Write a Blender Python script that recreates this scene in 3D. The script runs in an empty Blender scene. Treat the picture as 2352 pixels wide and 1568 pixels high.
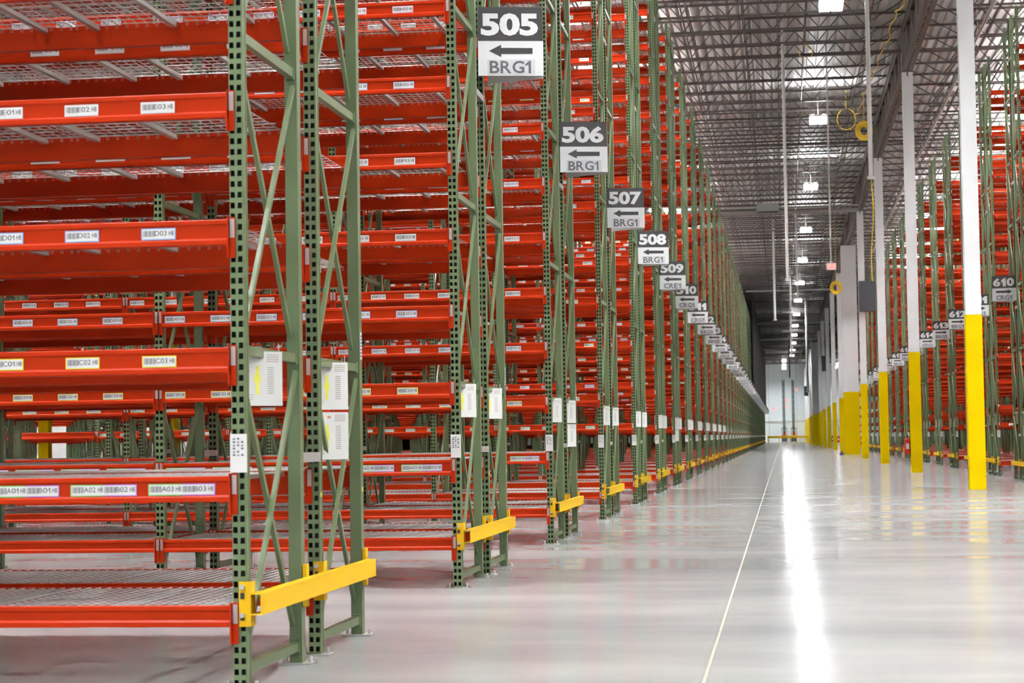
import bpy, math, random
import numpy as np
from mathutils import Vector, Matrix
C = bpy.context.scene.collection
R = math.radians
random.seed(5)

# ------------------------------------------------------------------ camera, world, exposure
F, YAW, PITCH, ROLL, CAMH = 4600.0, -0.13367, 0.04878, 0.01519, 1.21304
fw = Vector((math.sin(YAW)*math.cos(PITCH), math.cos(YAW)*math.cos(PITCH), math.sin(PITCH)))
rt0 = Vector((math.cos(YAW), -math.sin(YAW), 0)); up0 = rt0.cross(fw)
rt = rt0*math.cos(ROLL) - up0*math.sin(ROLL); up = up0*math.cos(ROLL) + rt0*math.sin(ROLL)
cd = bpy.data.cameras.new('camera'); cam = bpy.data.objects.new('camera', cd); C.objects.link(cam)
cd.sensor_width = 36; cd.lens = F/2352*36; cd.clip_end = 900; cd.clip_start = .1
cam.matrix_world = Matrix(((rt.x, up.x, -fw.x, 0), (rt.y, up.y, -fw.y, 0), (rt.z, up.z, -fw.z, CAMH), (0, 0, 0, 1)))
cd.dof.use_dof = True; cd.dof.focus_distance = 22; cd.dof.aperture_fstop = 5.6
bpy.context.scene.camera = cam
def proj(x, y, z):
    d = Vector((x, y, z-CAMH)); k = d.dot(fw)
    return (1176+F*d.dot(rt)/k, 784-F*d.dot(up)/k) if k > .1 else (-9e9, 0)

sc = bpy.context.scene
sc.view_settings.view_transform = 'Standard'; sc.view_settings.look = 'None'
sc.view_settings.exposure = 0.16; sc.view_settings.gamma = 1; sc.view_settings.use_curve_mapping = False
w = bpy.data.worlds.new('world'); sc.world = w; w.use_nodes = True
w.node_tree.nodes['Background'].inputs[0].default_value = (.97, .98, 1, 1)
w.node_tree.nodes['Background'].inputs[1].default_value = .72
LAMP_MAIN, LAMP_AISLE, LOUVRE_GLOW = 570.0, 470.0, 15.0        # emission of the high-bay fixtures and their added louvres (defined below in their builder)
sc.cycles.adaptive_threshold = .02; sc.cycles.max_bounces = 5; sc.cycles.diffuse_bounces = 3; sc.cycles.glossy_bounces = 2
sc.cycles.transmission_bounces = 1; sc.cycles.transparent_max_bounces = 4
sc.cycles.caustics_reflective = False; sc.cycles.caustics_refractive = False
sc.cycles.sample_clamp_indirect = 12
sc.cycles.use_denoising = True

# ------------------------------------------------------------------ world dimensions
X0, Y1, P, B, PW, PD = -2.70, 9.63, 6.63, 2.515, .068, .08     # left rack face, first row, row period, bay, post
XR = 5.87                                                     # right rack face
HL = 11.55
CX, CY, CP = 4.08, 43.7, 19.6                                  # column line
PY = [0, 1.14, 1.58, 2.72]                                     # post fronts inside one double row
NROW = 45
def rowy(k): return Y1 + k*P

# ------------------------------------------------------------------ materials
def mat(name, col, rough=.5, metal=0.0, spec=.5, emis=None, coat=0, build=None):
    m = bpy.data.materials.new(name); m.use_nodes = True
    b = m.node_tree.nodes['Principled BSDF']
    b.inputs['Base Color'].default_value = (*col, 1); b.inputs['Roughness'].default_value = rough
    b.inputs['Metallic'].default_value = metal; b.inputs['Specular IOR Level'].default_value = spec
    b.inputs['Coat Weight'].default_value = coat
    if emis:
        b.inputs['Emission Color'].default_value = (*emis[0], 1); b.inputs['Emission Strength'].default_value = emis[1]
    if build: build(m.node_tree, b)
    return m
def noisy(c1, c2, scale=(1, 1, 1), ns=3, detail=4, lo=.35, hi=.65, coord='Object', rough=None):
    def f(nt, b):
        n = nt.nodes; l = nt.links
        tc = n.new('ShaderNodeTexCoord'); mp = n.new('ShaderNodeMapping'); mp.inputs['Scale'].default_value = scale
        nz = n.new('ShaderNodeTexNoise'); nz.inputs['Scale'].default_value = ns; nz.inputs['Detail'].default_value = detail
        cr = n.new('ShaderNodeValToRGB'); e = cr.color_ramp.elements
        e[0].position = lo; e[0].color = (*c1, 1); e[1].position = hi; e[1].color = (*c2, 1)
        l.new(tc.outputs[coord], mp.inputs[0]); l.new(mp.outputs[0], nz.inputs[0]); l.new(nz.outputs[0], cr.inputs[0])
        l.new(cr.outputs[0], b.inputs['Base Color'])
        if rough:
            mr = n.new('ShaderNodeMapRange'); mr.inputs[3].default_value = rough[0]; mr.inputs[4].default_value = rough[1]
            l.new(nz.outputs[0], mr.inputs[0]); l.new(mr.outputs[0], b.inputs['Roughness'])
    return f
M = {}
M['green'] = mat('green_post_paint', (.13, .19, .085), .28, spec=.45, build=noisy((.122, .172, .085), (.15, .20, .10), (1, 1, .3), 5))
M['inside'] = mat('post_inside_shade', (.03, .032, .026), .8, spec=.1)  # shade behind the post holes, painted in as a near-black colour
M['red'] = mat('orange_red_beam_paint', (.46, .026, .003), .35, spec=.10, build=noisy((.385, .023, .003), (.43, .028, .004), (.6, 1, 3), 3))
M['yellow'] = mat('safety_yellow_paint', (.86, .50, .01), .4, spec=.25)
M['wrap'] = mat('column_yellow_wrap', (.84, .585, .0), .5, spec=.05)
M['galv'] = mat('galvanised_steel', (.55, .53, .50), .42, metal=.55)
M['wire'] = mat('galvanised_wire', (.48, .45, .43), .45, metal=.5)
M['tab'] = mat('wire_end_reflection_red', (.36, .10, .075), .5, spec=.2)  # red beam reflection put into the colour of the wire ends
M['bolt'] = mat('zinc_bolt', (.75, .75, .73), .3, metal=.7)
M['white'] = mat('white_label', (.80, .79, .78), .5)
M['tag'] = mat('grey_connector_sticker', (.50, .42, .41), .5)
M['black'] = mat('black_print', (.018, .017, .018), .55)
M['ink'] = mat('grey_print', (.12, .12, .13), .6)
M['sheet'] = mat('white_sheet', (.85, .84, .81), .6)
M['signw'] = mat('sign_white', (.86, .86, .87), .35)
M['patch'] = mat('zone_sticker_grey', (.70, .70, .73), .3)
M['signb'] = mat('sign_black', (.03, .028, .03), .5)
for nm, c in (('b_yellow', (.9, .75, .02)), ('b_blue', (.30, .52, .85)), ('b_pink', (.85, .45, .70)), ('b_green', (.2, .6, .15)), ('b_violet', (.55, .25, .75)), ('b_white', (.8, .79, .78)), ('p_orange', (.85, .25, .10)), ('p_yellow', (.9, .85, .12))):
    M[nm] = mat(nm, c, .5)
M['colwhite'] = mat('column_white_paint', (.86, .86, .86), .5)
M['steel'] = mat('dark_roof_steel', (.075, .062, .056), .5, spec=.4)
M['girder'] = mat('grey_girder_paint', (.16, .135, .12), .45)
M['pipe'] = mat('white_conduit', (.72, .71, .66), .4)
M['hose'] = mat('yellow_air_hose', (.75, .48, .03), .5)
M['redpipe'] = mat('orange_sprinkler_pipe', (.50, .16, .04), .5)
M['speaker'] = mat('dark_fabric_panel', (.06, .06, .068), .85, build=noisy((.055, .055, .062), (.075, .075, .082), (1, 1, 1), 30))
M['duct'] = mat('grey_green_duct', (.42, .46, .45), .5)
M['ducttray'] = mat('dull_cable_tray', (.32, .30, .27), .5)
M['exting'] = mat('extinguisher_red', (.42, .015, .01), .3)
M['exitred'] = mat('exit_sign_face', (.9, .4, .35), .5, emis=((1, .38, .33), .8))
M['indicator'] = mat('red_led', (.9, .2, .2), .5, emis=((1, .38, .38), .75))
M['net'] = mat('dark_netting', (.04, .037, .035), .9)
M['forkblack'] = mat('truck_black', (.05, .05, .055), .5)
M['mast'] = mat('mast_grey', (.20, .23, .25), .5)
M['emis'] = mat('led_panel', (1, 1, 1), .5, emis=((.955, .985, 1), LAMP_MAIN))
M['emis2'] = mat('led_panel_rack_aisle', (1, 1, 1), .5, emis=((.955, .985, 1), LAMP_AISLE))
M['added_louvre'] = mat('added_louvre_glow', (1, 1, 1), .5, emis=((.955, .985, 1), LOUVRE_GLOW))  # invented weak glow for the added louvres
M['slot'] = mat('uplight_slot', (1, 1, 1), .5, emis=((.955, .985, 1), 110))
M['slot2'] = mat('uplight_slot_rack_aisle', (1, 1, 1), .5, emis=((.98, .985, .98), 260))
M['housing'] = mat('white_fixture_housing', (.8, .8, .8), .4)
def deckmat(nt, b):
    noisy((.74, .725, .70), (.84, .825, .81), (1, .05, 1), 2.2)(nt, b)
M['deck'] = mat('galvanised_roof_deck', (.68, .66, .64), .45, metal=.15, build=deckmat)
def wallmat(nt, b):
    n = nt.nodes; l = nt.links
    tc = n.new('ShaderNodeTexCoord'); sx = n.new('ShaderNodeSeparateXYZ'); l.new(tc.outputs['Object'], sx.inputs[0])
    m1 = n.new('ShaderNodeMath'); m1.operation = 'MULTIPLY'; m1.inputs[1].default_value = 1/2.4; l.new(sx.outputs[0], m1.inputs[0])
    m2 = n.new('ShaderNodeMath'); m2.operation = 'FRACT'; l.new(m1.outputs[0], m2.inputs[0])
    m3 = n.new('ShaderNodeMath'); m3.operation = 'LESS_THAN'; m3.inputs[1].default_value = .05; l.new(m2.outputs[0], m3.inputs[0])
    mx = n.new('ShaderNodeMix'); mx.data_type = 'RGBA'; mx.inputs[6].default_value = (.62, .68, .70, 1); mx.inputs[7].default_value = (.46, .50, .52, 1)
    l.new(m3.outputs[0], mx.inputs[0]); l.new(mx.outputs[2], b.inputs['Base Color'])
M['wall'] = mat('pale_blue_wall_panels', (.6, .65, .67), .6, build=wallmat)
M['plainwall'] = mat('pale_wall_paint', (.62, .61, .60), .6)
def floormat(nt, b):
    n = nt.nodes; l = nt.links
    tc = n.new('ShaderNodeTexCoord'); mp = n.new('ShaderNodeMapping'); mp.inputs['Scale'].default_value = (.15, .34, 1)
    nz = n.new('ShaderNodeTexNoise'); nz.inputs['Scale'].default_value = 1.3; nz.inputs['Detail'].default_value = 5; nz.inputs['Roughness'].default_value = .5
    cr = n.new('ShaderNodeValToRGB'); e = cr.color_ramp.elements
    e[0].position = .34; e[0].color = (.30, .305, .290, 1); e[1].position = .66; e[1].color = (.405, .40, .378, 1)
    mp2 = n.new('ShaderNodeMapping'); mp2.inputs['Scale'].default_value = (.22, .55, 1); mp2.inputs['Rotation'].default_value = (0, 0, .5)
    nz2 = n.new('ShaderNodeTexNoise'); nz2.inputs['Scale'].default_value = 2.2; nz2.inputs['Detail'].default_value = 5
    cr2 = n.new('ShaderNodeValToRGB'); e = cr2.color_ramp.elements
    e[0].position = .42; e[0].color = (.91, .90, .93, 1); e[1].position = .58; e[1].color = (1, 1, 1, 1)
    mx = n.new('ShaderNodeMix'); mx.data_type = 'RGBA'; mx.blend_type = 'MULTIPLY'; mx.inputs[0].default_value = 1
    l.new(tc.outputs['Object'], mp.inputs[0]); l.new(mp.outputs[0], nz.inputs[0]); l.new(nz.outputs[0], cr.inputs[0])
    l.new(tc.outputs['Object'], mp2.inputs[0]); l.new(mp2.outputs[0], nz2.inputs[0]); l.new(nz2.outputs[0], cr2.inputs[0])
    l.new(cr.outputs[0], mx.inputs[6]); l.new(cr2.outputs[0], mx.inputs[7]); l.new(mx.outputs[2], b.inputs['Base Color'])
    mr = n.new('ShaderNodeMapRange'); mr.inputs[3].default_value = .12; mr.inputs[4].default_value = .17
    l.new(nz2.outputs[0], mr.inputs[0]); l.new(mr.outputs[0], b.inputs['Roughness'])
M['floor'] = mat('polished_concrete', (.6, .58, .55), .2, spec=.35, build=floormat)
M['floor'].node_tree.nodes['Principled BSDF'].inputs['IOR'].default_value = 1.15
M['joint'] = mat('joint_filler', (.44, .40, .30), .5)

# ------------------------------------------------------------------ mesh builder
class MB:
    def __init__(s): s.v = []; s.f = []; s.m = []; s.mats = []
    def mi(s, m):
        if m not in s.mats: s.mats.append(m)
        return s.mats.index(m)
    def quad(s, pts, m):
        n = len(s.v); s.v += [tuple(p) for p in pts]; s.f.append(tuple(range(n, n+len(pts)))); s.m.append(s.mi(m))
    def box(s, x0, x1, y0, y1, z0, z1, m):
        n = len(s.v); i = s.mi(m)
        s.v += [(x0, y0, z0), (x1, y0, z0), (x1, y1, z0), (x0, y1, z0), (x0, y0, z1), (x1, y0, z1), (x1, y1, z1), (x0, y1, z1)]
        for q in ((0, 3, 2, 1), (4, 5, 6, 7), (0, 1, 5, 4), (1, 2, 6, 5), (2, 3, 7, 6), (3, 0, 4, 7)):
            s.f.append(tuple(n+a for a in q)); s.m.append(i)
    def tube(s, a, b, r, m, n=8, cap=True, r2=None):
        a = Vector(a); b = Vector(b); d = (b-a).normalized(); u = d.orthogonal().normalized(); v = d.cross(u); r2 = r if r2 is None else r2
        o = len(s.v); i = s.mi(m)
        for p, q in ((a, r), (b, r2)):
            for k in range(n):
                t = 2*math.pi*(k+.5)/n; s.v.append(tuple(p+(u*math.cos(t)+v*math.sin(t))*q))
        for k in range(n):
            k2 = (k+1) % n; s.f.append((o+k, o+k2, o+n+k2, o+n+k)); s.m.append(i)
        if cap:
            s.f.append(tuple(o+n-1-k for k in range(n))); s.m.append(i); s.f.append(tuple(o+n+k for k in range(n))); s.m.append(i)
    def bar(s, a, b, wx, wy, m):
        # rectangular bar from a to b, wx wide along x-ish, wy the other way
        a = Vector(a); b = Vector(b); d = (b-a).normalized(); u = Vector((1, 0, 0))
        if abs(d.x) > .9: u = Vector((0, 1, 0))
        u = (u-d*u.dot(d)).normalized(); v = d.cross(u); o = len(s.v); i = s.mi(m)
        for p in (a, b):
            for q in ((-1, -1), (1, -1), (1, 1), (-1, 1)): s.v.append(tuple(p+u*q[0]*wx/2+v*q[1]*wy/2))
        for q in ((0, 1, 5, 4), (1, 2, 6, 5), (2, 3, 7, 6), (3, 0, 4, 7), (3, 2, 1, 0), (4, 5, 6, 7)):
            s.f.append(tuple(o+k for k in q)); s.m.append(i)
    def prism(s, prof, x0, x1, m):
        # prof: list of (y,z), extruded along x
        n = len(prof); o = len(s.v); i = s.mi(m)
        s.v += [(x0, y, z) for y, z in prof] + [(x1, y, z) for y, z in prof]
        for k in range(n):
            k2 = (k+1) % n; s.f.append((o+k, o+k2, o+n+k2, o+n+k)); s.m.append(i)
        s.f.append(tuple(o+n-1-k for k in range(n))); s.m.append(i); s.f.append(tuple(o+n+k for k in range(n))); s.m.append(i)
    def add(s, other, mx=None):
        o = len(s.v)
        s.v += [tuple(mx @ Vector(p)) for p in other.v] if mx else other.v
        mp = [s.mi(m) for m in other.mats]
        s.f += [tuple(o+k for k in q) for q in other.f]; s.m += [mp[k] for k in other.m]
    def mesh(s, name):
        me = bpy.data.meshes.new(name); me.from_pydata(s.v, [], s.f)
        for m in s.mats: me.materials.append(M[m])
        me.polygons.foreach_set('material_index', s.m); me.update(); return me
def tile(name, mb, offs, flips=None):
    """one mesh holding a copy of mb at each (x,y,z) offset; flips: True = turned 180 deg about z"""
    V = np.array(mb.v, dtype=np.float32); ls = np.array([len(q) for q in mb.f]); L = np.concatenate([np.array(q) for q in mb.f]); mi = np.array(mb.m)
    n = len(offs); nv = len(V); allV = np.empty((n, nv, 3), np.float32)
    for i, o in enumerate(offs):
        W = V*np.array([-1, -1, 1], np.float32) if flips is not None and flips[i] else V
        allV[i] = W+np.array(o, np.float32)
    me = bpy.data.meshes.new(name)
    me.vertices.add(n*nv); me.vertices.foreach_set('co', allV.reshape(-1))
    loops = (L[None, :]+(np.arange(n)*nv)[:, None]).reshape(-1).astype(np.int32)
    me.loops.add(len(loops)); me.loops.foreach_set('vertex_index', loops)
    lsa = np.tile(ls, n); st = np.concatenate([[0], np.cumsum(lsa)[:-1]]).astype(np.int32)
    me.polygons.add(len(lsa)); me.polygons.foreach_set('loop_start', st)
    for m in mb.mats: me.materials.append(M[m])
    me.polygons.foreach_set('material_index', np.tile(mi, n).astype(np.int32))
    me.update(calc_edges=True); return me
def ob(name, me, parent=None, loc=(0, 0, 0), rz=0, label=None, kind=None):
    o = bpy.data.objects.new(name, me); C.objects.link(o); o.location = loc
    if rz: o.rotation_euler = (0, 0, rz)
    if parent: o.parent = parent
    if label: o['label'] = label
    if kind: o['kind'] = kind
    return o
def tag(o, label, cat, group=None):
    o['label'] = label; o['category'] = cat; o['kind'] = 'thing'
    if group: o['group'] = group
    return o
def thing(name, label, cat, loc=(0, 0, 0), rz=0, group=None, me=None):
    return tag(ob(name, me, None, loc, rz), label, cat, group)
_gl = {}
def glyph(body, offset):
    if (body, offset) not in _gl:
        cu = bpy.data.curves.new('t', 'FONT'); cu.body = body; cu.size = 1; cu.offset = offset; cu.resolution_u = 3; cu.fill_mode = 'FRONT'
        o = bpy.data.objects.new('t', cu); C.objects.link(o)
        dg = bpy.context.evaluated_depsgraph_get(); me = o.evaluated_get(dg).to_mesh()
        _gl[(body, offset)] = ([v.co.copy() for v in me.vertices], [tuple(p.vertices) for p in me.polygons])
        o.evaluated_get(dg).to_mesh_clear(); bpy.data.objects.remove(o); bpy.data.curves.remove(cu)
    return _gl[(body, offset)]
for c_ in 'ABCDEFGHJKLMNPQRST':          # cut the letters once, while the scene is still nearly empty
    glyph(c_, .01)
    for n_ in ('02', '03'): glyph(c_+n_, .01)
for c_ in '023456789':
    for o_ in (.045, .03, .01): glyph(c_, o_)
for n_ in list(range(505, 549))+list(range(610, 628)):
    if '1' not in str(n_): glyph(str(n_), .045 if n_ % 100 < 20 else .03)
for c_ in 'BRGCE': glyph(c_, .018)
glyph('H8', .02); glyph('EXIT', .02)
def text_mb(body, height, width, x, z, y, m, offset=0.0, depth=0.0):
    """text laid on the xz-plane at depth y, facing -y, centred on (x,z), forced to width x height"""
    if len(body) > 1 and '1' in body:
        wt = [.62 if c == '1' else 1.0 for c in body] if body[0].isdigit() else [dict(zip('1BRGCE', (.5, .88, .98, 1.08, 1.02, .82))).get(c, 1.0) for c in body]
        gap = .10; tot = sum(wt)+gap*(len(body)-1); u = width/tot; xx = x-width/2; out = MB()
        for c, q in zip(body, wt):
            if c == '1':
                W_ = q*u; st = (.42 if body[0].isdigit() else .22)*u; a0 = xx+W_-st; zb = z-height/2; zt = z+height/2
                out.quad([(a0, y, zb), (a0+st, y, zb), (a0+st, y, zt), (a0+st*.35, y, zt), (a0, y, zt-st*.3)], m)
                out.quad([(a0, y, zt-st*.3), (xx, y, zt-height*.28), (xx, y, zt-height*.28-st*.75), (a0, y, zt-height*.14-st*.9)][::-1], m)
            else: out.add(text_mb(c, height, q*u, xx+q*u/2, z, y, m, offset))
            xx += (q+gap)*u
        return out
    V, Fc = glyph(body, offset)
    mb = MB()
    if not V: return mb
    x0 = min(v.x for v in V); x1 = max(v.x for v in V); y0 = min(v.y for v in V); y1 = max(v.y for v in V)
    sx = width/(x1-x0); sy = height/(y1-y0); i = mb.mi(m)
    mb.v = [(x+(v.x-(x0+x1)/2)*sx, y, z+(v.y-(y0+y1)/2)*sy) for v in V]; mb.f = Fc; mb.m = [i]*len(Fc)
    return mb

# ------------------------------------------------------------------ room
f = MB(); f.box(-40, 42, -14, 352, -.2, 0, 'floor'); o = ob('floor', f.mesh('floor')); o['kind'] = 'structure'
def deck_mesh():
    mb = MB(); i = mb.mi('deck'); z = 13.97; p = .30; n = int(82/p); xs = []
    for k in range(n):
        x = -40+k*p; xs += [(x, z), (x+.16, z), (x+.19, z+.06), (x+.27, z+.06)]
    xs.append((-40+n*p, z))
    for j, (x, zz) in enumerate(xs): mb.v += [(x, -14, zz), (x, 352, zz)]
    for j in range(len(xs)-1): mb.f.append((2*j, 2*j+1, 2*j+3, 2*j+2)); mb.m.append(i)
    o = len(mb.v); mb.box(-40, 42, -14, 352, 14.1, 14.2, 'deck'); return mb.mesh('ceiling')
o = ob('ceiling', deck_mesh()); o['kind'] = 'structure'
def struct(name, boxes):
    mb = MB()
    for b in boxes: mb.box(*b)
    o = ob(name, mb.mesh(name)); o['kind'] = 'structure'; return o
struct('wall_back', [(-40, 42, 352, 352.3, 0, 14, 'wall')])
struct('wall_left', [(-40.3, -40, -14, 352, 0, 14, 'plainwall')])
struct('wall_right', [(42, 42.3, -14, 352, 0, 14, 'plainwall')])
struct('trim_1', [(-40, 42, 351.85, 352, 3.55, 3.65, 'ducttray')])
mbj = MB(); mbj.box(-.422, -.408, -10, 350, 0, .0015, 'joint'); o = ob('trim_2', mbj.mesh('floor_joint')); o['kind'] = 'structure'
# solid partition beyond the last free column
wp = MB(); wp.box(3.85, 4.25, 264, 352, 3.72, 12.45, 'colwhite'); wp.box(3.84, 4.26, 263.98, 352, 0, 3.72, 'wrap'); wp.box(3.96, 4.2, 264, 352, 12.45, 13.97, 'girder')
o = ob('wall_partition', wp.mesh('wall_partition')); o['kind'] = 'structure'

# ------------------------------------------------------------------ rack pieces
PITCH_H = .0535
def post_mb():
    mb = MB(); n = int(HL/PITCH_H); xs = [0, .008, .026, .042, .060, PW]
    i = mb.mi('green')
    def q(x0, x1, z0, z1, tap=0):
        o = len(mb.v); mb.v += [(x0, 0, z0), (x1, 0, z0), (x1, 0, z1), (x0, 0, z1)]; mb.f.append((o, o+1, o+2, o+3)); mb.m.append(i)
    for k in range(n):
        z = k*PITCH_H; q(0, PW, z, z+.0245)
        z0, z1 = z+.0245, z+PITCH_H
        q(0, .005, z0, z1); q(.063, PW, z0, z1)
        # centre web is wider at the bottom so that the holes taper like teardrops
        o = len(mb.v); mb.v += [(.028, 0, z0), (.040, 0, z0), (.042, 0, z1), (.026, 0, z1)]; mb.f.append((o, o+1, o+2, o+3)); mb.m.append(i)
    q(0, PW, n*PITCH_H, HL)
    for a in ([(PW, 0, 0), (PW, PD, 0), (PW, PD, HL), (PW, 0, HL)], [(0, PD, 0), (0, 0, 0), (0, 0, HL), (0, PD, HL)], [(PW, PD, 0), (0, PD, 0), (0, PD, HL), (PW, PD, HL)], [(0, 0, HL), (PW, 0, HL), (PW, PD, HL), (0, PD, HL)]):
        mb.quad(a, 'green')
    e_ = .0015  # thin dark liner inside the post, its shade put into the colour
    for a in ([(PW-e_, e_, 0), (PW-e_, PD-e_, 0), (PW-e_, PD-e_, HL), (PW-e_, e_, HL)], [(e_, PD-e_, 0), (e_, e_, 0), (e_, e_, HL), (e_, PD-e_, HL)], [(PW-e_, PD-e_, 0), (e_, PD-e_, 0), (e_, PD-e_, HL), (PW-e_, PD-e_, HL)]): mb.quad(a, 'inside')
    # rolled edge line on the side face
    mb.box(PW, PW+.003, .004, .018, 0, HL, 'green'); mb.box(PW, PW+.003, PD-.018, PD-.004, 0, HL, 'green')
    return mb
POST = post_mb()
# shift so that the origin is the centre of the section (for turning by 180 deg)
POST.v = [(x-PW/2, y-PD/2, z) for x, y, z in POST.v]
PLATE = MB(); PLATE.box(-.09, .09, -.07, .07, 0, .010, 'galv')
for sx in (-.07, .07): PLATE.tube((sx, .0, .010), (sx, .0, .045), .010, 'bolt', 6)
def beam_mb(h, merged):
    # local: outward face toward -y, top at z=0, x from 0 to B-PW
    L = B-PW
    prof = [(-.030, 0), (-.033, -.004), (-.033, -.022), (-.025, -.032), (-.025, -h+.034), (-.035, -h+.024), (-.035, -h+.003), (-.032, -h), (.018, -h), (.018, -.030), (-.004, -.030), (-.004, 0)]
    mb = MB(); mb.prism(prof, 0, L, 'red')
    if merged:
        mb.add(conn_mb(0)); mb.add(conn_mb(1))
    return mb
def conn_mb(side):
    mb = MB(); L = B-PW
    if side == 0:
        mb.box(-.030, -.001, -.012, -.003, -.19, .012, 'red'); mb.box(0, .006, -.038, .03, -.19, .012, 'red'); mb.box(-.027, -.003, -.0135, -.012, -.09, .004, 'tag')
    else:
        mb.box(L+.001, L+.030, -.012, -.003, -.19, .012, 'red'); mb.box(L-.006, L, -.038, .03, -.19, .012, 'red'); mb.box(L+.003, L+.027, -.0135, -.012, -.09, .004, 'tag')
    return mb
def deck_mb(sides):
    # one wire deck: x 0..1.19, y 0..1.17, wires on top at z=0
    mb = MB(); W, D = 1.18, 1.17
    ny = 20
    for k in range(ny+1):
        x = .005+k*(W-.01)/ny
        mb.tube((x, -.012, -.003), (x, D+.012, -.003), .0032, 'wire', sides, False)
        for y in (.008, D-.008):
            mb.box(x-.008, x+.008, y-.001, y+.001, -.029, -.008, 'tab')
    for k in range(12):
        y = .03+k*(D-.06)/11; mb.tube((0, y, -.008), (W, y, -.008), .0030, 'wire', sides, False)
    for x in (.12, .57, 1.02):
        mb.box(x-.016, x+.016, .0, D, -.036, -.011, 'galv')
    return mb
BEAM1, BEAM = beam_mb(.105, False), beam_mb(.127, False)
BEAMM = beam_mb(.127, True)
CONN = [conn_mb(0), conn_mb(1)]
DECK, DECKF = deck_mb(4), deck_mb(3)
STRUTZ = [.10+1.578*k for k in range(8)]
def hbrace_mb():
    mb = MB(); mb.box(-.020, .020, PD, PY[1], -.025, .025, 'green'); mb.box(-.023, .023, PD, PD+.03, -.035, .035, 'green'); mb.box(-.023, .023, PY[1]-.03, PY[1], -.035, .035, 'green'); return mb
HB = hbrace_mb()
def dbrace_mb(up_):
    mb = MB(); xo = .014 if up_ else -.015; a = (xo, PD+.01, .12 if up_ else 1.50); b = (xo, PY[1]-.01, 1.50 if up_ else .12)
    mb.bar(a, b, .022, .034, 'green'); return mb
DBU, DBD = dbrace_mb(True), dbrace_mb(False)
SPACER = MB(); SPACER.box(-.006, PW+.006, PY[1]+PD-.03, PY[2]+.03, -.027, .027, 'galv')
SPACER.tube((-.004, PY[2]-.004, 0), (-.004, PY[2]-.018, 0), .009, 'bolt', 6); SPACER.tube((PW+.004, PY[2]-.004, 0), (PW+.004, PY[2]-.018, 0), .009, 'bolt', 6)
# end-of-row guard
GUARD = MB(); gz0, gz1 = .372, .478
GUARD.box(.145, .151, -.02, 2.76, gz0, gz1, 'yellow'); GUARD.box(.095, .145, -.02, 2.76, gz1-.006, gz1, 'yellow'); GUARD.box(.095, .145, -.02, 2.76, gz0, gz0+.006, 'yellow')
def bracket_mb(front):
    mb = MB()
    if front:
        mb.box(.034, PW+.026, -.012, -.003, .315, .535, 'yellow'); mb.box(PW+.020, PW+.026, -.003, .07, .315, .535, 'yellow')
        mb.box(.041, .062, -.014, -.012, .345, .375, 'black'); mb.box(.041, .062, -.014, -.012, .450, .480, 'black')
    else:
        mb.box(PW+.004, PW+.026, .01, PD-.01, .315, .545, 'yellow')
    return mb
BRF, BRS = bracket_mb(True), bracket_mb(False)
BOLT = MB(); BOLT.tube((0, 0, 0), (0, -.018, 0), .013, 'bolt', 6)
# location label on the end post
POSTLAB = MB(); POSTLAB.box(-.006, PW+.010, -.006, -.002, 0, .19, 'white')
for r_, (xx, hh) in enumerate(((.008, .012), (.030, .010), (.050, .012))):
    for q_ in range(6):
        if (q_+r_) % 4 != 3 or r_ == 0: POSTLAB.box(xx, xx+hh, -.0075, -.006, .082+q_*.016, .082+q_*.016+.009-.003*((q_+r_) % 2), 'ink')
SIDELAB = MB(); SIDELAB.box(PW+.003, PW+.006, .005, .055, 0, .17, 'white')
for q_ in range(7): SIDELAB.box(PW+.006, PW+.0075, .012, .046, .015+q_*.021, .015+q_*.021+.010, 'ink')
YMARK = MB(); YMARK.box(PW+.003, PW+.005, .02, .05, 0, .028, 'p_yellow')

_lab = {}
def label_mesh(letter, idx, border):
    key = (letter, idx, border)
    if key not in _lab:
        mb = MB(); w_, h_ = .175, .058
        mb.box(-w_/2, w_/2, -.0025, 0, -h_/2, h_/2, border)
        mb.box(-w_/2+.005, w_/2-.005, -.0032, -.0024, -h_/2+.005, h_/2-.005, 'b_white')
        mb.add(text_mb('%s%02d' % (letter, idx), .026, .062, .012, .004, -.0040, 'ink', .01))
        mb.add(text_mb('H8', .026, .026, .066, .004, -.0040, 'ink', .02))
        for q in range(9): mb.box(-.078+q*.0066, -.0755+q*.0066+.001*(q % 3), -.0042, -.0032, -.012, .018, 'ink')
        _lab[key] = mb.mesh('shelf_label')
    return _lab[key]
LV = {'A': ([.42+.634*k for k in range(18)], ['', 'AB', 'C', 'D', 'E', 'F', 'G', 'H', 'J', 'K', 'L', 'M', 'N', 'P', 'Q', 'R', 'S', 'T']),
      'B': ([.42, 1.86, 3.30, 4.72, 6.13, 7.55, 8.96, 10.4], ['', 'A', 'C', 'D', 'E', 'F', 'G', 'H']),
      'C': ([.42]+[1.47+.745*k for k in range(14)], ['', 'A', 'B', 'C', 'D', 'E', 'F', 'G', 'H', 'J', 'K', 'L', 'M', 'N', 'P'])}
LVR = [.42, 1.47, 1.95, 2.65, 3.35, 4.35, 5.45, 6.15, 7.25, 8.35, 9.45, 10.6]
BC = {'A': 'b_green', 'B': 'b_violet', 'C': 'b_yellow', 'D': 'b_blue', 'E': 'b_white', 'F': 'b_white', 'G': 'b_blue', 'H': 'b_pink', 'J': 'b_yellow'}

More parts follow.
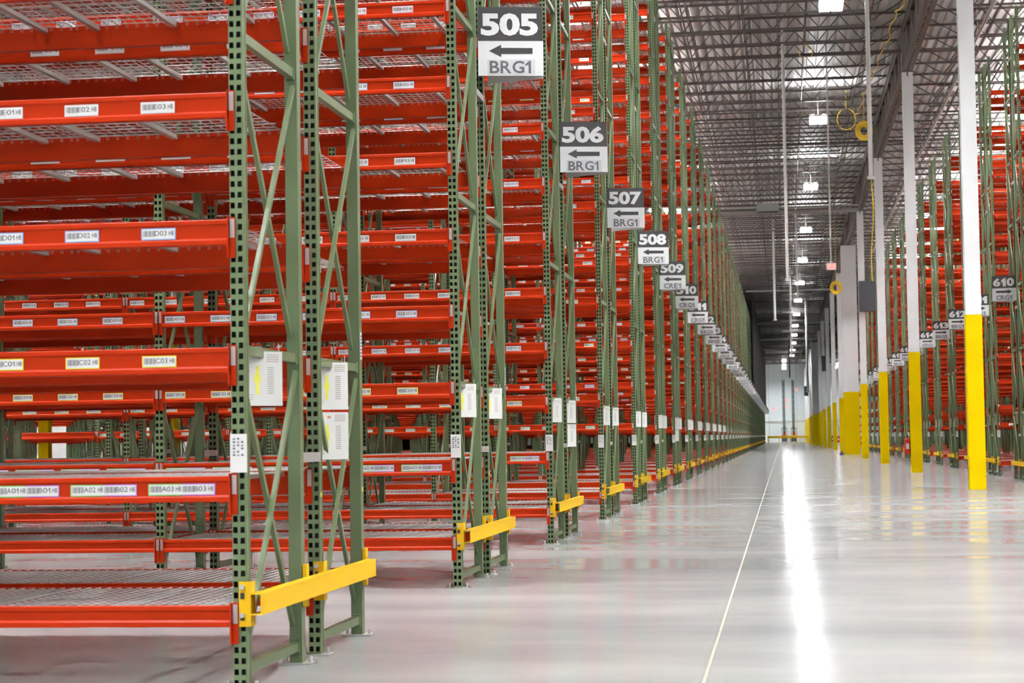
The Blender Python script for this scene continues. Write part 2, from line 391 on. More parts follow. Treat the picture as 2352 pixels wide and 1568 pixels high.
meshes = {}
def MSH(key, mb):
    if key not in meshes: meshes[key] = mb.mesh(key)
    return meshes[key]
def beam_slots(levels, N):
    out = []          # (x,y,z,flip,level,bay,line)
    for b in range(N):
        for li, z in enumerate(levels):
            for line, (y, fl) in enumerate(((-.001, 0), (PY[1]+PD+.001, 1), (PY[2]-.001, 0), (PY[3]+PD+.001, 1))):
                out.append((-B*(b+1)+PW if not fl else -B*b, y, z, fl, li, b, line))
    return out
def deck_slots(levels, N):
    out = []
    for b in range(N):
        for li, z in enumerate(levels):
            for y in (.022, PY[2]+.022):
                for h in (0, 1): out.append((-B*(b+1)+PW+.025+h*1.205, y, z+.002))
    return out
def inframe(x, y, z, m=60):
    u, v = proj(x, y, z); return -m < u < 2352+m and -m < v < 1568+m
def rank(slots, gx, gy, cx, cy, limit):
    def key(s):
        x, y, z = gx+s[0]+cx(s), gy+s[1]+cy, s[2]
        return (not inframe(x, y, z, 250), (x**2+y**2+(z-1.2)**2))
    return sorted(slots, key=key)[:limit], sorted(slots, key=key)[limit:]

def rack_label(k, side):
    no = (504 if side < 0 else 604)+k
    if side < 0 and k == 0: return 'nearest green pallet rack row, cut off by the left edge of the photo'
    if side < 0: return 'green pallet rack row with orange beams left of the aisle, below hanging sign %d' % no
    if k == 5: return 'green pallet rack row at the right edge of the photo, just before sign 610'
    return 'green pallet rack row with orange beams right of the aisle, below hanging sign %d' % no

def build_near(k):
    tpl = 'A' if k < 3 else ('B' if k == 3 else 'C'); levels, letters = LV[tpl]
    gy = rowy(k); N = min(12, max(2, math.ceil((.42*(gy+3)-2.7)/B)+1))
    root = thing('pallet_rack', rack_label(k, -1), 'storage rack', (X0, gy, 0), group='pallet racks left of the aisle')
    full = k <= 3
    # posts
    pm, plm = MSH('post', POST), MSH('base_plate', PLATE)
    for b in range(N+1):
        for j, y in enumerate(PY):
            p = ob('post', pm, root, (-B*b+PW/2, y+PD/2, 0), math.pi if j in (1, 3) else 0)
            if b < 3: ob('base_plate', plm, p)
            if b == 0 and j == 0: ob('location_label', MSH('location_label', POSTLAB), p, (-PW/2, -PD/2, 1.07), label='white location label with vertical print')
            if b == 0 and j == 3: s = ob('side_label', MSH('side_label', SIDELAB), root, (0, PY[3], 1.73)); s['label'] = 'narrow white vertical sticker'
            if b == 0 and j in (2, 3) and full: ob('yellow_mark', MSH('yellow_mark', YMARK), root, (0, y, .90), label='small yellow sticker on the post')
    # braces
    hbm, dum, ddm = MSH('horizontal_brace', HB), MSH('diagonal_brace_up', DBU), MSH('diagonal_brace_down', DBD)
    rest_h, rest_u, rest_d = [], [], []
    for b in range(N+1):
        for fr in (0, 1):
            y = 0 if fr == 0 else PY[2]
            for i, z in enumerate(STRUTZ):
                pos = (-B*b+PW/2, y, z)
                if b < 2: ob('horizontal_brace', hbm, root, pos)
                else: rest_h.append(pos)
                if i < 7:
                    if b < 2: ob('diagonal_brace', dum, root, pos); ob('diagonal_brace', ddm, root, pos)
                    else: rest_u.append(pos); rest_d.append(pos)
    if rest_h:
        ob('horizontal_brace', tile('brace', HB, rest_h), root, kind='stuff')
        ob('diagonal_brace', tile('brace', DBU, rest_u), root, kind='stuff'); ob('diagonal_brace', tile('brace', DBD, rest_d), root, kind='stuff')
    # beams
    near, rest = rank(beam_slots(levels, N), X0, gy, lambda s: B/2*(1 if not s[3] else -1), 0, 100)
    for s in near:
        h1 = s[4] == 0
        if full:
            bo = ob('beam', MSH('beam_low' if h1 else 'beam', BEAM1 if h1 else BEAM), root, s[:3], math.pi if s[3] else 0)
            if s[5] < 3:
                for sd in (0, 1): ob('end_connector', MSH('end_connector%d' % sd, CONN[sd]), bo)
        else:
            bo = ob('beam', MSH('beam_with_connectors', BEAMM), root, s[:3], math.pi if s[3] else 0)
        if s[6] in (0, 2) and s[4] > 0:      # front beams carry labels
            L = letters[s[4]]; xs = [.115+.395*q for q in range(6)]
            if L == 'AB': xs = [.20+.40*q for q in range(6)]
            for i, x in enumerate(xs):
                if L == 'AB':
                    ob('shelf_label', label_mesh('A', (i % 3)+1, 'b_green'), bo, (x-.0825, -.027, -.064)); ob('shelf_label', label_mesh('B', (i % 3)+1, 'b_violet'), bo, (x+.0825, -.027, -.064))
                else:
                    ob('shelf_label', label_mesh(L, (i % 3)+1, BC.get(L, 'b_white')), bo, (x, -.027, -.064))
    if rest:
        ob('beam', tile('beam_rest', BEAMM, [s[:3] for s in rest], [s[3] for s in rest]), root, kind='stuff')
    near, rest = rank(deck_slots(levels, N), X0, gy, lambda s: .6, .6, 100)
    for s in near: ob('wire_deck', MSH('wire_deck', DECK), root, s[:3])
    if rest: ob('wire_deck', tile('deck_rest', DECKF, [s[:3] for s in rest]), root, kind='stuff')
    add_end(root, k, N)
    return root

def add_end(root, k, N, simple=False):
    g = ob('end_guard', MSH('end_guard', GUARD), root, label='yellow steel guard rail across the row end')
    for j, y in ((0, PY[0]), (2, PY[2])):
        br = ob('guard_bracket', MSH('guard_bracket_front', BRF), g, (0, y, 0))
        if not simple:
            for z in (.36, .50): ob('bolt', MSH('bracket_bolt', BOLT), g, (.052, y-.012, z+.01))
    if not simple:
        for y in (PY[1], PY[3]): ob('guard_bracket', MSH('guard_bracket_side', BRS), g, (0, y, 0))
    for b in range(min(N, 1 if simple else 3)):
        for z in (1.13, 4.3, 7.4, 10.5): ob('row_spacer', MSH('row_spacer', SPACER), root, (-B*b, 0, z), label='galvanised spacer')

near_rows = [build_near(k) for k in range(0, 9)]

# far rows: the same pieces, most of them too small to tell apart
FN = 12
levels = LV['C'][0]
far_posts = [(-B*b+PW/2, y+PD/2, 0) for b in range(1, FN+1) for y in PY]; far_flip = [j in (1, 3) for b in range(1, FN+1) for j in range(4)]
far = dict(post=tile('far_posts', POST, far_posts, far_flip),
           hb=tile('far_hbrace', HB, [(-B*b+PW/2, y, z) for b in range(FN+1) for y in (0, PY[2]) for z in STRUTZ]),
           du=tile('far_dbrace', DBU, [(-B*b+PW/2, y, z) for b in range(FN+1) for y in (0, PY[2]) for z in STRUTZ[:7]]),
           dd=tile('far_dbrace2', DBD, [(-B*b+PW/2, y, z) for b in range(FN+1) for y in (0, PY[2]) for z in STRUTZ[:7]]),
           beam=tile('far_beams', BEAMM, [s[:3] for s in beam_slots(levels, FN)], [s[3] for s in beam_slots(levels, FN)]),
           deck=tile('far_decks', DECKF, [s[:3] for s in deck_slots(levels, FN)]))
farR = dict(beam=tile('far_beams', BEAMM, [q[:3] for q in beam_slots(LVR, 9)], [q[3] for q in beam_slots(LVR, 9)]), deck=tile('far_decks', DECKF, [q[:3] for q in deck_slots(LVR, 9)]))
ls = []
for b in range(2):
    for z in (1.47,):
        for y in (-.029, PY[2]-.029):
            for x in (.25, .62, 1.0, 1.37, 1.75, 2.12): ls.append((-B*(b+1)+PW+x, y, z-.064))
LABM = MB(); LABM.box(-.0875, .0875, -.0025, 0, -.029, .029, 'b_white'); LABM.box(-.06, .06, -.0035, -.0025, -.012, .012, 'tag')
far_lab = tile('far_labels', LABM, ls)
def build_far(k, side):
    root = thing('pallet_rack', rack_label(k, side), 'storage rack', (X0 if side < 0 else XR, rowy(k), 0), group='pallet racks left of the aisle' if side < 0 else 'pallet racks right of the columns')
    if side > 0: root.scale = (-1, 1, 1)
    for j, y in enumerate(PY):
        p = ob('post', MSH('post', POST), root, (PW/2, y+PD/2, 0), math.pi if j in (1, 3) else 0)
        ob('base_plate', MSH('base_plate', PLATE), p)
        if j == 0: ob('location_label', MSH('location_label', POSTLAB), p, (-PW/2, -PD/2, 1.07))
    ob('side_label', MSH('side_label', SIDELAB), root, (0, PY[3], 1.73))
    ob('post', far['post'], root, kind='stuff')
    ob('horizontal_brace', far['hb'], root, kind='stuff'); ob('diagonal_brace', far['du'], root, kind='stuff'); ob('diagonal_brace', far['dd'], root, kind='stuff')
    ob('beam', (far if side < 0 else farR)['beam'], root, kind='stuff'); ob('wire_deck', (far if side < 0 else farR)['deck'], root, kind='stuff'); ob('shelf_label', far_lab, root, kind='stuff')
    add_end(root, k, 1, True)
    return root
for k in range(9, NROW): build_far(k, -1)
for k in range(5, 24): build_far(k, 1)

# ------------------------------------------------------------------ aisle signs
zone = {1: 'BRG1', 2: 'BRG1', 3: 'BRG1', 4: 'BRG1', 5: 'CRE1', 6: 'CRG1', 7: 'CRG1', 8: 'BRG1', 9: 'BRG1', 10: 'CRG1', 11: 'CRG1', 12: 'CRG1', 13: 'BRG1', 14: 'CRG1', 15: 'CRG1'}
SW, SH = .585, .62
def make_sign(k, side):
    no = (504 if side < 0 else 604)+k; zn = zone.get(k, 'CRG1'); y = rowy(k)
    xa = X0+PW+.005 if side < 0 else XR-PW-.005
    far_ = k > 15
    root = thing('aisle_sign', 'hanging black and white aisle sign reading %d and %s, arrow pointing %s' % (no, zn, 'left' if side < 0 else 'right'), 'sign', (xa, y+1.30, 4.46), group='aisle signs left' if side < 0 else 'aisle signs right')
    # front panel, local frame: x 0..SW along the panel, facing -y
    fp = MB(); fp.box(0, SW, 0, .004, 0, SH*.505, 'signw'); fp.box(.004, SW-.006, 0, .004, SH*.505, SH, 'signb')
    ang = math.atan2(.13, SW) if side < 0 else -math.atan2(.13, SW)
    px, py = (0, 0) if side < 0 else (-SW*math.cos(ang), .13)
    front = ob('front_panel', fp.mesh('sign_front'), root, (px, py, 0), ang)
    front['label'] = 'panel with black top half and white lower half'
    bp = MB(); bp.box(0, SW*.96, 0, .004, -.02, SH-.03, 'signw')
    if side < 0: ob('back_panel', bp.mesh('sign_back'), root, (.03, .34, 0), -math.atan2(.20, SW*.96))
    else: ob('back_panel', bp.mesh('sign_back'), root, (-SW*.96*math.cos(.35)-.02, .14, 0), math.atan2(.20, SW*.96))
    if far_:
        t = text_mb(str(no), .20, .50, SW/2, SH*.75, -.002, 'signw', .03)
        a = MB(); a.box(SW*.25, SW*.85, -.003, -.001, SH*.36, SH*.41, 'signb'); a.box(SW*.2, SW*.8, -.003, -.001, SH*.10, SH*.26, 'patch')
        t.add(a); ob('print', t.mesh('sign_print'), front); return
    t = text_mb(str(no), .205, .515, SW*.485, SH*.745, -.002, 'signw', .045); ob('number', t.mesh('sign_number'), front)
    a = MB(); zc = SH*.36; x0, x1 = SW*.165, SW*.835
    if side > 0: x0, x1 = x1, x0
    d = 1 if x1 > x0 else -1
    pts = [(x0, zc), (x0+d*.11, zc+.056), (x0+d*.11, zc+.028), (x1, zc+.026), (x1, zc-.026), (x0+d*.11, zc-.028), (x0+d*.11, zc-.056)]
    pts = [(x, -.002, z) for x, z in pts]
    if d > 0: pts = pts[::-1]
    a.quad([pts[i] for i in range(len(pts))], 'signb'); ob('arrow', a.mesh('sign_arrow'), front)
    s = MB(); s.box(SW*.14, SW*.87, -.0025, -.0005, SH*.015, SH*.235, 'patch'); s.add(text_mb(zn, .112, .37, SW*.49, SH*.125, -.004, 'ink', .018)); ob('zone_sticker', s.mesh('sign_zone'), front)
for k in range(1, NROW): make_sign(k, -1)
for k in range(6, 24): make_sign(k, 1)

# ------------------------------------------------------------------ load placards hanging in the row ends
def placard_mb(n):
    mb = MB()
    for q in range(n):
        z1 = -q*.295; z0 = z1-.28
        mb.box(0, .216, 0, .0015, z0, z1, 'sheet')
        mb.box(.062, .082, -.001, 0, z0+.06, z1-.075, 'p_yellow'); mb.box(.054, .090, -.0008, 0, z0+.12, z1-.12, 'p_yellow')
        for i, c in enumerate(('p_orange', 'p_orange', 'p_orange', 'p_yellow', 'p_yellow')): mb.box(.008, .026, -.001, 0, z1-.02-i*.043, z1-.008-i*.043, c)
        mb.box(.075, .095, -.001, 0, z1-.035, z1-.022, 'p_orange')
        for i in range(4): mb.box(.125, .195, -.001, 0, z1-.020-i*.011, z1-.016-i*.011, 'tag')
        for i in range(12): mb.box(.13, .165, -.001, 0, z1-.085-i*.012, z1-.081-i*.012, 'tag')
        for i in range(3): mb.box(.01, .05, -.001, 0, z1-.225-i*.012, z1-.222-i*.012, 'tag')
    mb.tube((.02, .001, 0), (.02, .001, .04), .0025, 'white', 5); mb.tube((.196, .001, 0), (.196, .001, .04), .0025, 'white', 5)
    return mb
PL = {1: placard_mb(1).mesh('placard_single'), 2: placard_mb(2).mesh('placard_double')}
for side in (-1, 1):
    for k in (range(0, 13) if side < 0 else range(5, 13)):
        for fr in (0, 1):
            n = 2 if (k, fr) in ((0, 1), (2, 1), (6, 0)) else 1
            x = (X0 if side < 0 else XR-PW)+PW/2-.062; y = rowy(k)+(PY[2] if fr else 0)+.36
            no = (504 if side < 0 else 604)+k
            where = 'of the nearest rack row' if (k == 0 and side < 0) else ('of the rack row under sign %d' % no if not (side > 0 and k == 5) else 'of the rack row at the right photo edge')
            thing('load_placard', '%s white load placard, %s frame %s' % ('stacked pair of' if n == 2 else 'single', 'far' if fr else 'near', where), 'placard', (x, y, 1.685), R(42), 'load placards', PL[n])

# ------------------------------------------------------------------ columns, pilaster
def col_mb(w_, d_, z0, z1, m):
    mb = MB(); mb.box(-w_/2, w_/2, -d_/2, d_/2, z0, z1, m); return mb.mesh('column_part')
cw, cwy, cap = col_mb(.325, .325, 3.72, 12.45, 'colwhite'), col_mb(.345, .345, 0, 3.72, 'wrap'), None
capm = MB(); capm.box(-.19, .19, -.19, .19, 12.45, 12.48, 'girder'); capm.box(-.02, .02, -.17, -.165, 12.32, 12.45, 'steel'); capm = capm.mesh('column_cap')
ordn = ['nearest', 'second', 'third', 'fourth', 'fifth', 'sixth', 'seventh', 'eighth', 'ninth', 'tenth', 'eleventh', 'twelfth']
def column(x, y, label, group):
    r = thing('building_column', label, 'column', (x, y, 0), group=group)
    ob('shaft', cw, r, label='white painted shaft'); ob('base_wrap', cwy, r, label='bright yellow protective wrap'); ob('cap_plate', capm, r); return r
ii = 0
for n in range(11):
    if n in (4, 10): continue
    column(CX, CY+n*19.5, 'white column with yellow base beside the main aisle, %s from the camera' % ordn[ii], 'columns along the main aisle'); ii += 1
def pilaster(y, label):
    r = thing('wide_column', label, 'column', (0, y, 0), group='wide clad columns')
    ob('shaft', (lambda m: (m.box(3.64, 4.52, -.35, .35, 3.72, 12.45, 'colwhite'), m.mesh('p'))[1])(MB()), r, label='white clad shaft')
    ob('base_wrap', (lambda m: (m.box(3.62, 4.54, -.37, .37, 0, 3.72, 'wrap'), m.mesh('p'))[1])(MB()), r, label='yellow base')
pilaster(120.9, 'wide white clad column with broad yellow base, the nearer of the two wide ones')
pilaster(246, 'wide white clad column with broad yellow base, far down the aisle before the partition')
for n, (x, y) in enumerate([(-13.85, rowy(k)+1.40) for k in (2, 5, 8, 11, 14)]+[(-24.35, rowy(k)+1.40) for k in (5, 8, 11, 14)]):
    column(x, y, 'white column with yellow base standing inside the left racks', 'columns inside the left racks')
for n in range(1, 5):
    column(20.3, CY+n*19.5, 'white column with yellow base standing inside the right racks', 'columns inside the right racks')

# ------------------------------------------------------------------ roof steel
ZB, ZT = 13.10, 13.95
def joist_mb(L, y=0):
    mb = MB(); xs = 0
    for s in (-.035, .035):
        mb.box(0, L, y+s-.022, y+s+.022, ZT-.055, ZT, 'steel')
    for s in (-.032, .032):
        mb.box(1.3, L-1.3, y+s-.022, y+s+.022, ZB, ZB+.05, 'steel')
    mb.bar((0.05, y, ZT-.05), (1.35, y, ZB+.03), .03, .03, 'steel'); mb.bar((L-.05, y, ZT-.05), (L-1.35, y, ZB+.03), .03, .03, 'steel')
    n = int((L-2.6)/1.22); p = (L-2.6)/n
    for k in range(n):
        x = 1.3+k*p
        mb.bar((x, y, ZB+.03), (x+p/2, y, ZT-.04), .028, .028, 'steel'); mb.bar((x+p/2, y, ZT-.04), (x+p, y, ZB+.03), .028, .028, 'steel')
    return mb
JL = 16.2-.3
jm = joist_mb(JL).mesh('roof_joist'); JS = 19.5/9
jbig = joist_mb(JL); jbig.box(0, JL, -.07, .07, ZB-.01, ZB+.09, 'steel'); jbig = jbig.mesh('roof_joist_heavy')
ybase = CY-19.5
nj = 0
for j in range(0, 146):
    y = ybase+j*JS
    if y > 350: break
    big = j % 9 == 0
    for bay, x in ((0, CX-16.2+.15), (1, CX+.15)):
        thing('roof_joist', 'dark open-web roof joist spanning %s' % ('over the main aisle and the left racks' if bay == 0 else 'over the right-hand racks'), 'roof joist', (x, y, 0), group='roof joists over the main aisle' if bay == 0 else 'roof joists over the right racks', me=jbig if big else jm)
        nj += 1
base = joist_mb(JL)
lj = tile('left_joists', base, [(CX-32.4+.15, ybase+j*JS, 0) for j in range(0, 70)])
o = thing('roof_joist', 'dark roof joists glimpsed above the far left racks', 'roof joist', me=lj); o['kind'] = 'stuff'
# girders along the column line
def girder_mb(L):
    mb = MB(); zt = 13.86
    for s in (-.09, .09):
        mb.box(s-.075, s+.075, 0, L, 12.48, 12.50, 'girder'); mb.box(s-.01 if s < 0 else s-.01, s+.01, 0, L, 12.48, 12.63, 'girder')
        mb.box(s-.07, s+.07, 0, L, zt-.02, zt, 'girder'); mb.box(s-.012, s+.012, 0, L, zt-.14, zt, 'girder')
    n = 9; p = L/n
    for k in range(n):
        y = k*p
        mb.bar((0, y+.1, 12.6), (0, y+p/2, zt-.07), .12, .09, 'girder'); mb.bar((0, y+p/2, zt-.07), (0, y+p-.1, 12.6), .12, .09, 'girder')
        mb.bar((0, y+p/2, 12.55), (0, y+p/2, zt-.07), .08, .07, 'girder')
    mb.box(-.16, .16, 0, .5, 12.48, zt, 'girder'); mb.box(-.16, .16, L-.12, L, 12.48, zt, 'girder')
    mb.box(-.08, .08, 0, L, zt, 13.95, 'girder')
    return mb
gm = girder_mb(19.5).mesh('roof_girder')
for n in range(-1, 12):
    if n == 11: continue
    thing('roof_girder', 'grey-brown truss girder on the column line, %s span from the camera' % (ordn[n+1] if n+1 < 12 else 'last'), 'girder', (CX, CY+n*19.5, 0), group='truss girders on the column line', me=gm)
for n in range(0, 6):
    thing('roof_girder', 'truss girder above the left racks', 'girder', (CX-16.2, CY+(n-1)*19.5, 0), group='truss girders above the left racks', me=gm)
# bridging lines along the roof
for i, x in enumerate((-7.6, -5.2, -2.6, -.9, .1, 2.9, 6.3, 8.8, 12.5, 16)):
    mb = MB(); mb.box(x-.02, x+.02, ybase, 350, ZB+.05, ZB+.08, 'steel'); mb.box(x-.02, x+.02, ybase, 350, ZT-.09, ZT-.06, 'steel')
    thing('bridging_bar', 'thin steel bridging bar running lengthwise under the roof joists', 'roof bar', group='bridging bars under the roof joists', me=mb.mesh('bridging_bar'))
for x in (-6.2, .9, 7.4):
    n = 0
    mb = MB()
    mb.tube((x, ybase, 13.3), (x, 350, 13.3), .035, 'steel', 6)
    thing('sprinkler_pipe', 'dark sprinkler pipe running lengthwise under the roof %s' % ('above the left racks' if x < 0 else 'above the main aisle' if x < 2 else 'above the right racks'), 'pipe', me=mb.mesh('pipe'))
mb = MB(); mb.tube((-12, 52.6, 13.02), (20, 52.6, 13.02), .05, 'redpipe', 8)
thing('cross_pipe', 'orange pipe crossing the roof near the top edge of the photo', 'pipe', me=mb.mesh('pipe'))
mb = MB(); mb.tube((5.95, 40, 12.9), (5.95, 130, 12.9), .05, 'pipe', 8)
for y in range(42, 130, 6): mb.tube((5.95, y, 12.9), (5.95, y, 13.9), .008, 'pipe', 5)
thing('white_pipe', 'white pipe running lengthwise high above the right racks', 'pipe', me=mb.mesh('pipe'))

# ------------------------------------------------------------------ high-bay lights
def light_meshes(em):
    h = MB(); h.box(-.32, .32, -.64, .64, .02, .09, 'housing'); h.box(-.05, .05, -.25, .25, .09, .15, 'housing')
    h.box(-.32, -.26, -.64, .64, .09, .10, 'housing'); u = MB(); uw = (.26, .14) if em == 'emis' else (.29, .06); sl = 'slot' if em == 'emis' else 'slot2'; u.box(-uw[0], -uw[1], -.6, .6, .091, .10, sl); u.box(uw[1], uw[0], -.6, .6, .091, .10, sl)
    def panel(x0, x1):
        p = MB(); p.box(x0+.004, x1-.004, -.616, .616, .0, .02, em)
        p.box(x0, x0+.004, -.62, .62, -.070, .02, 'added_louvre'); p.box(x1-.004, x1, -.62, .62, -.070, .02, 'added_louvre')
        for q in range(6): p.box(x0+.004, x1-.004, -.62+q*.2472, -.616+q*.2472, -.070, .0, 'added_louvre')  # side walls and louvres added to cut grazing light from the panels
        return p
    p = panel(-.305, -.02); p2 = panel(.02, .305)
    c = MB(); c.tube((0, -.5, .09), (0, -.5, 1.42), .006, 'galv', 4); c.tube((0, .5, .09), (0, .5, 1.42), .006, 'galv', 4)
    return [h.mesh('h'), p.mesh('p'), p2.mesh('p2'), c.mesh('c'), u.mesh('u')]
LM = {e: light_meshes(e) for e in ('emis', 'emis2')}
def lamp(x, y, z, label, group, e, rz=0):
    r = thing('high_bay_light', label, 'ceiling light', (x, y, z), rz, group)
    ob('housing', LM[e][0], r); ob('light_panel', LM[e][1], r, label='glowing white panel'); ob('light_panel', LM[e][2], r, label='glowing white panel'); ob('hanger', LM[e][3], r); ob('uplight_slot', LM[e][4], r)
LZ = 12.55
for n in range(-3, 13):
    y = 53.0+n*19.6
    nm = n
    lab = 'twin-panel ceiling light over the main aisle, %s' % ('cut by the top edge of the photo' if n == 0 else '%s one down the aisle' % ordn[n] if 0 < n < 12 else 'far down the aisle') if n >= 0 else 'twin-panel ceiling light over the main aisle beside the camera'
    lamp(1.5, y, LZ, lab, 'lights over the main aisle', 'emis')
for y in (304.6, 311.2, 325.3, 338.4, 344.9):
    for x in (-9, .4, 9):  # the two outer rows are added lamps that brighten the far wall
        lamp(x, y, LZ, 'ceiling light over the open floor near the far wall, %s' % ('fill added left of the aisle' if x < 0 else 'in the middle' if x < 5 else 'fill added right of the aisle'), 'lights near the far wall', 'emis')
for k in range(-2, 22):
    y = rowy(k)+4.72
    for x in (-5.8, -13.2, -20.6, -28.0, -35.0):
        lamp(x, y, LZ+.1, 'ceiling light over a cross aisle between the left racks', 'lights between the left racks', 'emis2', R(90))
    for x in (9.2, 16.6):
        lamp(x, y, LZ+.1, 'ceiling light over a cross aisle between the right racks', 'lights between the right racks', 'emis2', R(90))

# ------------------------------------------------------------------ hanging services
def pole(x, y, z0, r, m, label, name='hanging_pole', cat='pole', foot=None):
    mb = MB(); mb.tube((x, y, z0), (x, y, 13.98), r, m, 10)
    root = thing(name, label, cat, (0, 0, 0), me=mb.mesh(name))
    if foot:
        f_ = MB(); f_.tube((x, y, z0-.08), (x, y, z0), r*1.7, m, 10); ob('end_fitting', f_.mesh('fitting'), root)
    return root
p = pole(2.29, 50, 7.57, .055, 'pipe', 'thick white drop pole hanging beside the third column, top edge to mid height', foot=1)
hm = MB(); pts = [(2.29+.12*math.sin(t*.25)*.3, 50, 7.5-t*.11) for t in range(0, 24)]
for a, b_ in zip(pts[:-1], pts[1:]): hm.tube(a, b_, .016, 'hose', 6, False)
thing('air_hose', 'yellow air hose hanging below the thick white drop pole', 'hose', me=hm.mesh('air_hose'))
pole(.24, 62, 6.02, .05, 'pipe', 'long white drop pole hanging above the middle of the aisle, left of the exit sign', foot=1)
pole(-.32, 118, 8.0, .07, 'pipe', 'thin grey drop pole hanging left of the long white pole', foot=1)
pole(.9, 105, 8.4, .045, 'pipe', 'white drop pole hanging behind the row of ceiling lights')
pole(2.4, 190, 5.3, .12, 'pipe', 'white drop pole hanging near the far wall right of the lights', foot=1)
pole(.75, 150, 7.0, .07, 'pipe', 'grey drop pole hanging far away left of the last lights')
pole(1.0, 260, 8.6, .1, 'ducttray', 'grey drop pole hanging closest to the far wall')
# exit sign on a rod
r = thing('exit_sign', 'red illuminated exit sign hanging on a thin rod over the aisle', 'exit sign', (1.672, 66, 6.684))
b = MB(); b.box(-.17, .17, -.03, .03, -.115, .115, 'housing'); ob('sign_box', b.mesh('exit_box'), r)
b = MB(); b.box(-.12, .155, -.033, -.03, -.095, .095, 'exitred'); ob('sign_face', b.mesh('exit_face'), r, label='glowing pinkish red face')
ob('lettering', text_mb('EXIT', .13, .24, .018, 0, -.036, 'signw', .02).mesh('exit_text'), r)
b = MB(); b.tube((0, 0, .115), (0, 0, 7.29), .03, 'pipe', 8); b.box(-.06, .06, -.04, .04, .11, .17, 'housing'); ob('hanging_rod', b.mesh('exit_rod'), r)
# bus duct crossing the aisle
b = MB(); b.box(-2.6, 4, -.12, .12, 12.63, 12.70, 'duct'); b.box(-2.8, 4, -.2, .2, 12.38, 12.47, 'ducttray'); b.box(-2.8, 4, -.22, -.2, 12.30, 12.38, 'ducttray'); b.box(-2.8, 4, .2, .22, 12.5, 12.55, 'ducttray')
r = thing('cable_tray', 'pale duct and cable tray crossing under the roof with a box on it', 'duct', (0, 101.3, 0), me=b.mesh('cable_tray'))
b = MB(); b.box(-1.08, .02, -.3, .3, 12.46, 12.86, 'duct'); b.box(-1.04, -.02, -.28, .28, 12.38, 12.46, 'steel'); ob('junction_box', b.mesh('box'), r, label='grey-green box')
for i, (y, z) in enumerate(((160, 12.6), (205, 12.5), (238, 12.4), (262, 12.3), (287, 12.2))):
    b = MB(); b.box(-2.7, 4, -.05, .05, z, z+.14, 'duct')
    thing('cross_beam_rail', 'thin pale rail crossing under the roof far down the aisle', 'rail', (0, y, 0), group='thin rails crossing the far roof', me=b.mesh('rail'))
# yellow hose reels under the roof
def coil(x, y, z, rad, label, tr=.035):
    mb = MB()
    for t in range(4 if tr > .02 else 1):
        n = 20; rr = rad*(1-.16*t)
        q = [(x+rr*math.cos(2*math.pi*a/n+t), y+.03*t, z+rr*1.15*math.sin(2*math.pi*a/n+t)) for a in range(n)]
        for a in range(n): mb.tube(q[a], q[(a+1) % n], tr, 'hose', 5, False)
    mb.tube((x, y, z+rad), (x, y, 13.97), .015, 'hose', 5)
    thing('hose_coil', label, 'hose', me=mb.mesh('hose_coil'))
coil(3.22, 75, 12.45, .30, 'thick yellow hose coil hanging under the roof left of the girder')
coil(2.55, 74, 12.75, .34, 'loose yellow cable loop beside the thick hose coil', .015)
coil(3.25, 118, 9.75, .33, 'yellow hose coil hanging right of the exit sign')
coil(.95, 62, 13.0, .20, 'small yellow cable loop under the roof above the aisle', .012)
hm = MB(); q = [(3.55-.016*i+.07*math.sin(i*1.7), 46+i*.62, 12.62+.10*math.sin(i*.9)) for i in range(48)]
for a, b_ in zip(q[:-1], q[1:]): hm.tube(a, b_, .022, 'hose', 5, False)
thing('festoon_cable', 'yellow cable looped along the girder side', 'cable', me=hm.mesh('festoon_cable'))
# dark acoustic panels on the columns
for i, (x0, y, z0, z1, w_) in enumerate(((3.94, 101.97, 7.38, 8.88, .80), (3.94, 199.47, 7.5, 8.95, .72), (3.24, 300, 7.0, 8.4, .60))):
    b = MB(); b.box(x0, x0+w_, -.12, .02, z0, z1, 'speaker'); b.box(x0-.01, x0+w_+.01, .02, .05, z0-.02, z1+.02, 'black')
    thing('dark_screen', 'dark grey rectangular screen hung on the column line, %s' % ('nearest and largest' if i == 0 else 'the middle one' if i == 1 else 'the farthest and smallest'), 'panel', (0, y, 0), group='dark panels on the column line', me=b.mesh('panel'))
# fire extinguishers
def extinguisher(x, y, label):
    r = thing('fire_extinguisher', label, 'fire extinguisher', (x, y, .58))
    b = MB(); b.tube((0, 0, 0), (0, 0, .44), .09, 'exting', 12); b.tube((0, 0, .44), (0, 0, .50), .09, 'exting', 12, True, .03); ob('cylinder', b.mesh('ext'), r)
    b = MB(); b.tube((0, 0, .50), (0, 0, .58), .025, 'black', 8); b.box(-.015, .015, -.10, .03, .56, .60, 'black'); b.tube((0, -.03, .53), (.10, -.03, .30), .012, 'black', 6); ob('valve', b.mesh('valve'), r)
    b = MB(); b.box(-.05, .05, -.093, -.088, .15, .32, 'white'); ob('tag', b.mesh('exttag'), r)
extinguisher(3.814, 63.2, 'red fire extinguisher mounted left of the second column')
extinguisher(4.629, 120.7, 'red fire extinguisher between the wide column and the fourth column')
for n, i in ((5, 'behind the wide column'), (6, 'on the column two past the wide one'), (7, 'on the column three past the wide one')):
    extinguisher(CX+.264, CY+n*19.5, 'red fire extinguisher %s' % i)
b = MB(); b.box(-.13, .13, -.13, .13, 0, .10, 'forkblack'); b.tube((0, 0, .1), (0, 0, .22), .06, 'forkblack', 8); b.tube((0, 0, .22), (0, 0, 1.0), .02, 'yellow', 8)
thing('small_stand', 'small black-footed stand at the base of the wide yellow column', 'stand', (3.42, 120.3, 0), me=b.mesh('stand'))
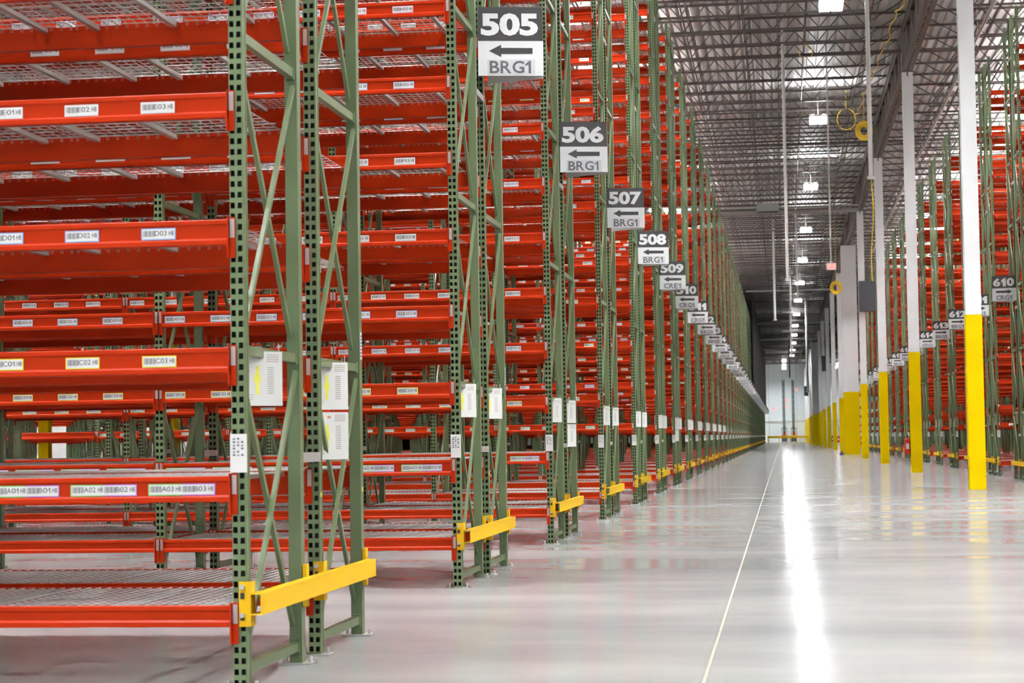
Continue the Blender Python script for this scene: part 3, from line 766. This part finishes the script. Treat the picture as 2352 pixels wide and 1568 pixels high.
# dark netting above the far left racks
r = None
for i in range(8):
    b = MB(); b.box(0, .06, 0, 15.6, 5.2, 13.5, 'net')
    for q in range(5): b.box(.06, .09, q*3.9, q*3.9+.06, 5.2, 13.5, 'steel')
    thing('netting_panel', 'tall dark netting panel closing the upper ends of the far left racks', 'netting', (X0+PW+.16, 176+i*15.7, 0), group='dark netting over the far left racks', me=b.mesh('netting_panel'))
# far end: barrier, trucks, indicator lamps
r = thing('safety_barrier', 'yellow barrier rail across the far end of the aisle', 'barrier', (0, 300, 0))
b = MB(); b.box(-2.3, 3.7, -.08, .08, .80, 1.10, 'yellow'); ob('rail', b.mesh('rail'), r)
for x in (-2.2, -.6, 1.0, 2.4, 3.6):
    b = MB(); b.box(x-.06, x+.06, -.06, .06, 0, .8, 'yellow'); ob('barrier_post', b.mesh('bp'), r)
for i, x in enumerate((.21, 1.75)):
    r = thing('reach_truck', 'tall-mast warehouse truck parked at the far wall, the %s one' % ('left' if i == 0 else 'right'), 'forklift', (x, 332, 0))
    b = MB(); b.box(-.45, .45, -.8, .8, .12, .9, 'forkblack'); b.box(-.4, .4, -.6, -.2, .9, 1.2, 'yellow'); b.box(-.2, .2, .4, .8, .9, 1.4, 'exting'); ob('chassis', b.mesh('chassis'), r)
    b = MB(); b.box(-.45, -.38, -.5, .5, .9, 2.35, 'forkblack'); b.box(.38, .45, -.5, .5, .9, 2.35, 'forkblack'); b.box(-.45, .45, -.5, .5, 2.3, 2.4, 'forkblack'); b.box(-.12, .2, -.4, -.3, 1.2, 1.7, 'exting'); ob('cab_frame', b.mesh('cab'), r)
    b = MB(); b.box(-.24, -.06, .85, 1.0, .1, 10.3, 'mast'); b.box(.06, .24, .85, 1.0, .1, 10.3, 'mast'); b.box(-.06, .06, .9, .95, .3, 10.2, 'forkblack')
    for z in range(1, 11): b.box(-.1, .1, .84, 1.01, z-.1, z+.1, 'mast')
    ob('mast', b.mesh('mast'), r)
    for sx in (-.4, .4):
        b = MB(); b.tube((sx-.06, -.5, .17), (sx+.06, -.5, .17), .17, 'black', 12); ob('wheel', b.mesh('wheel'), r)
for i, (x, z) in enumerate(((2.50, 9.1), (.68, 7.3), (.50, 6.2), (-1.50, 5.85))):
    b = MB(); b.tube((0, 0, 0), (0, -.12, 0), .26, 'indicator', 14)
    thing('indicator_lamp', 'small red lamp glowing on the far wall, %s' % ('the highest one' if i == 0 else 'second highest' if i == 1 else 'second lowest' if i == 2 else 'the lowest one at left'), 'lamp', (x, 352, z), group='red lamps on the far wall', me=b.mesh('lamp'))
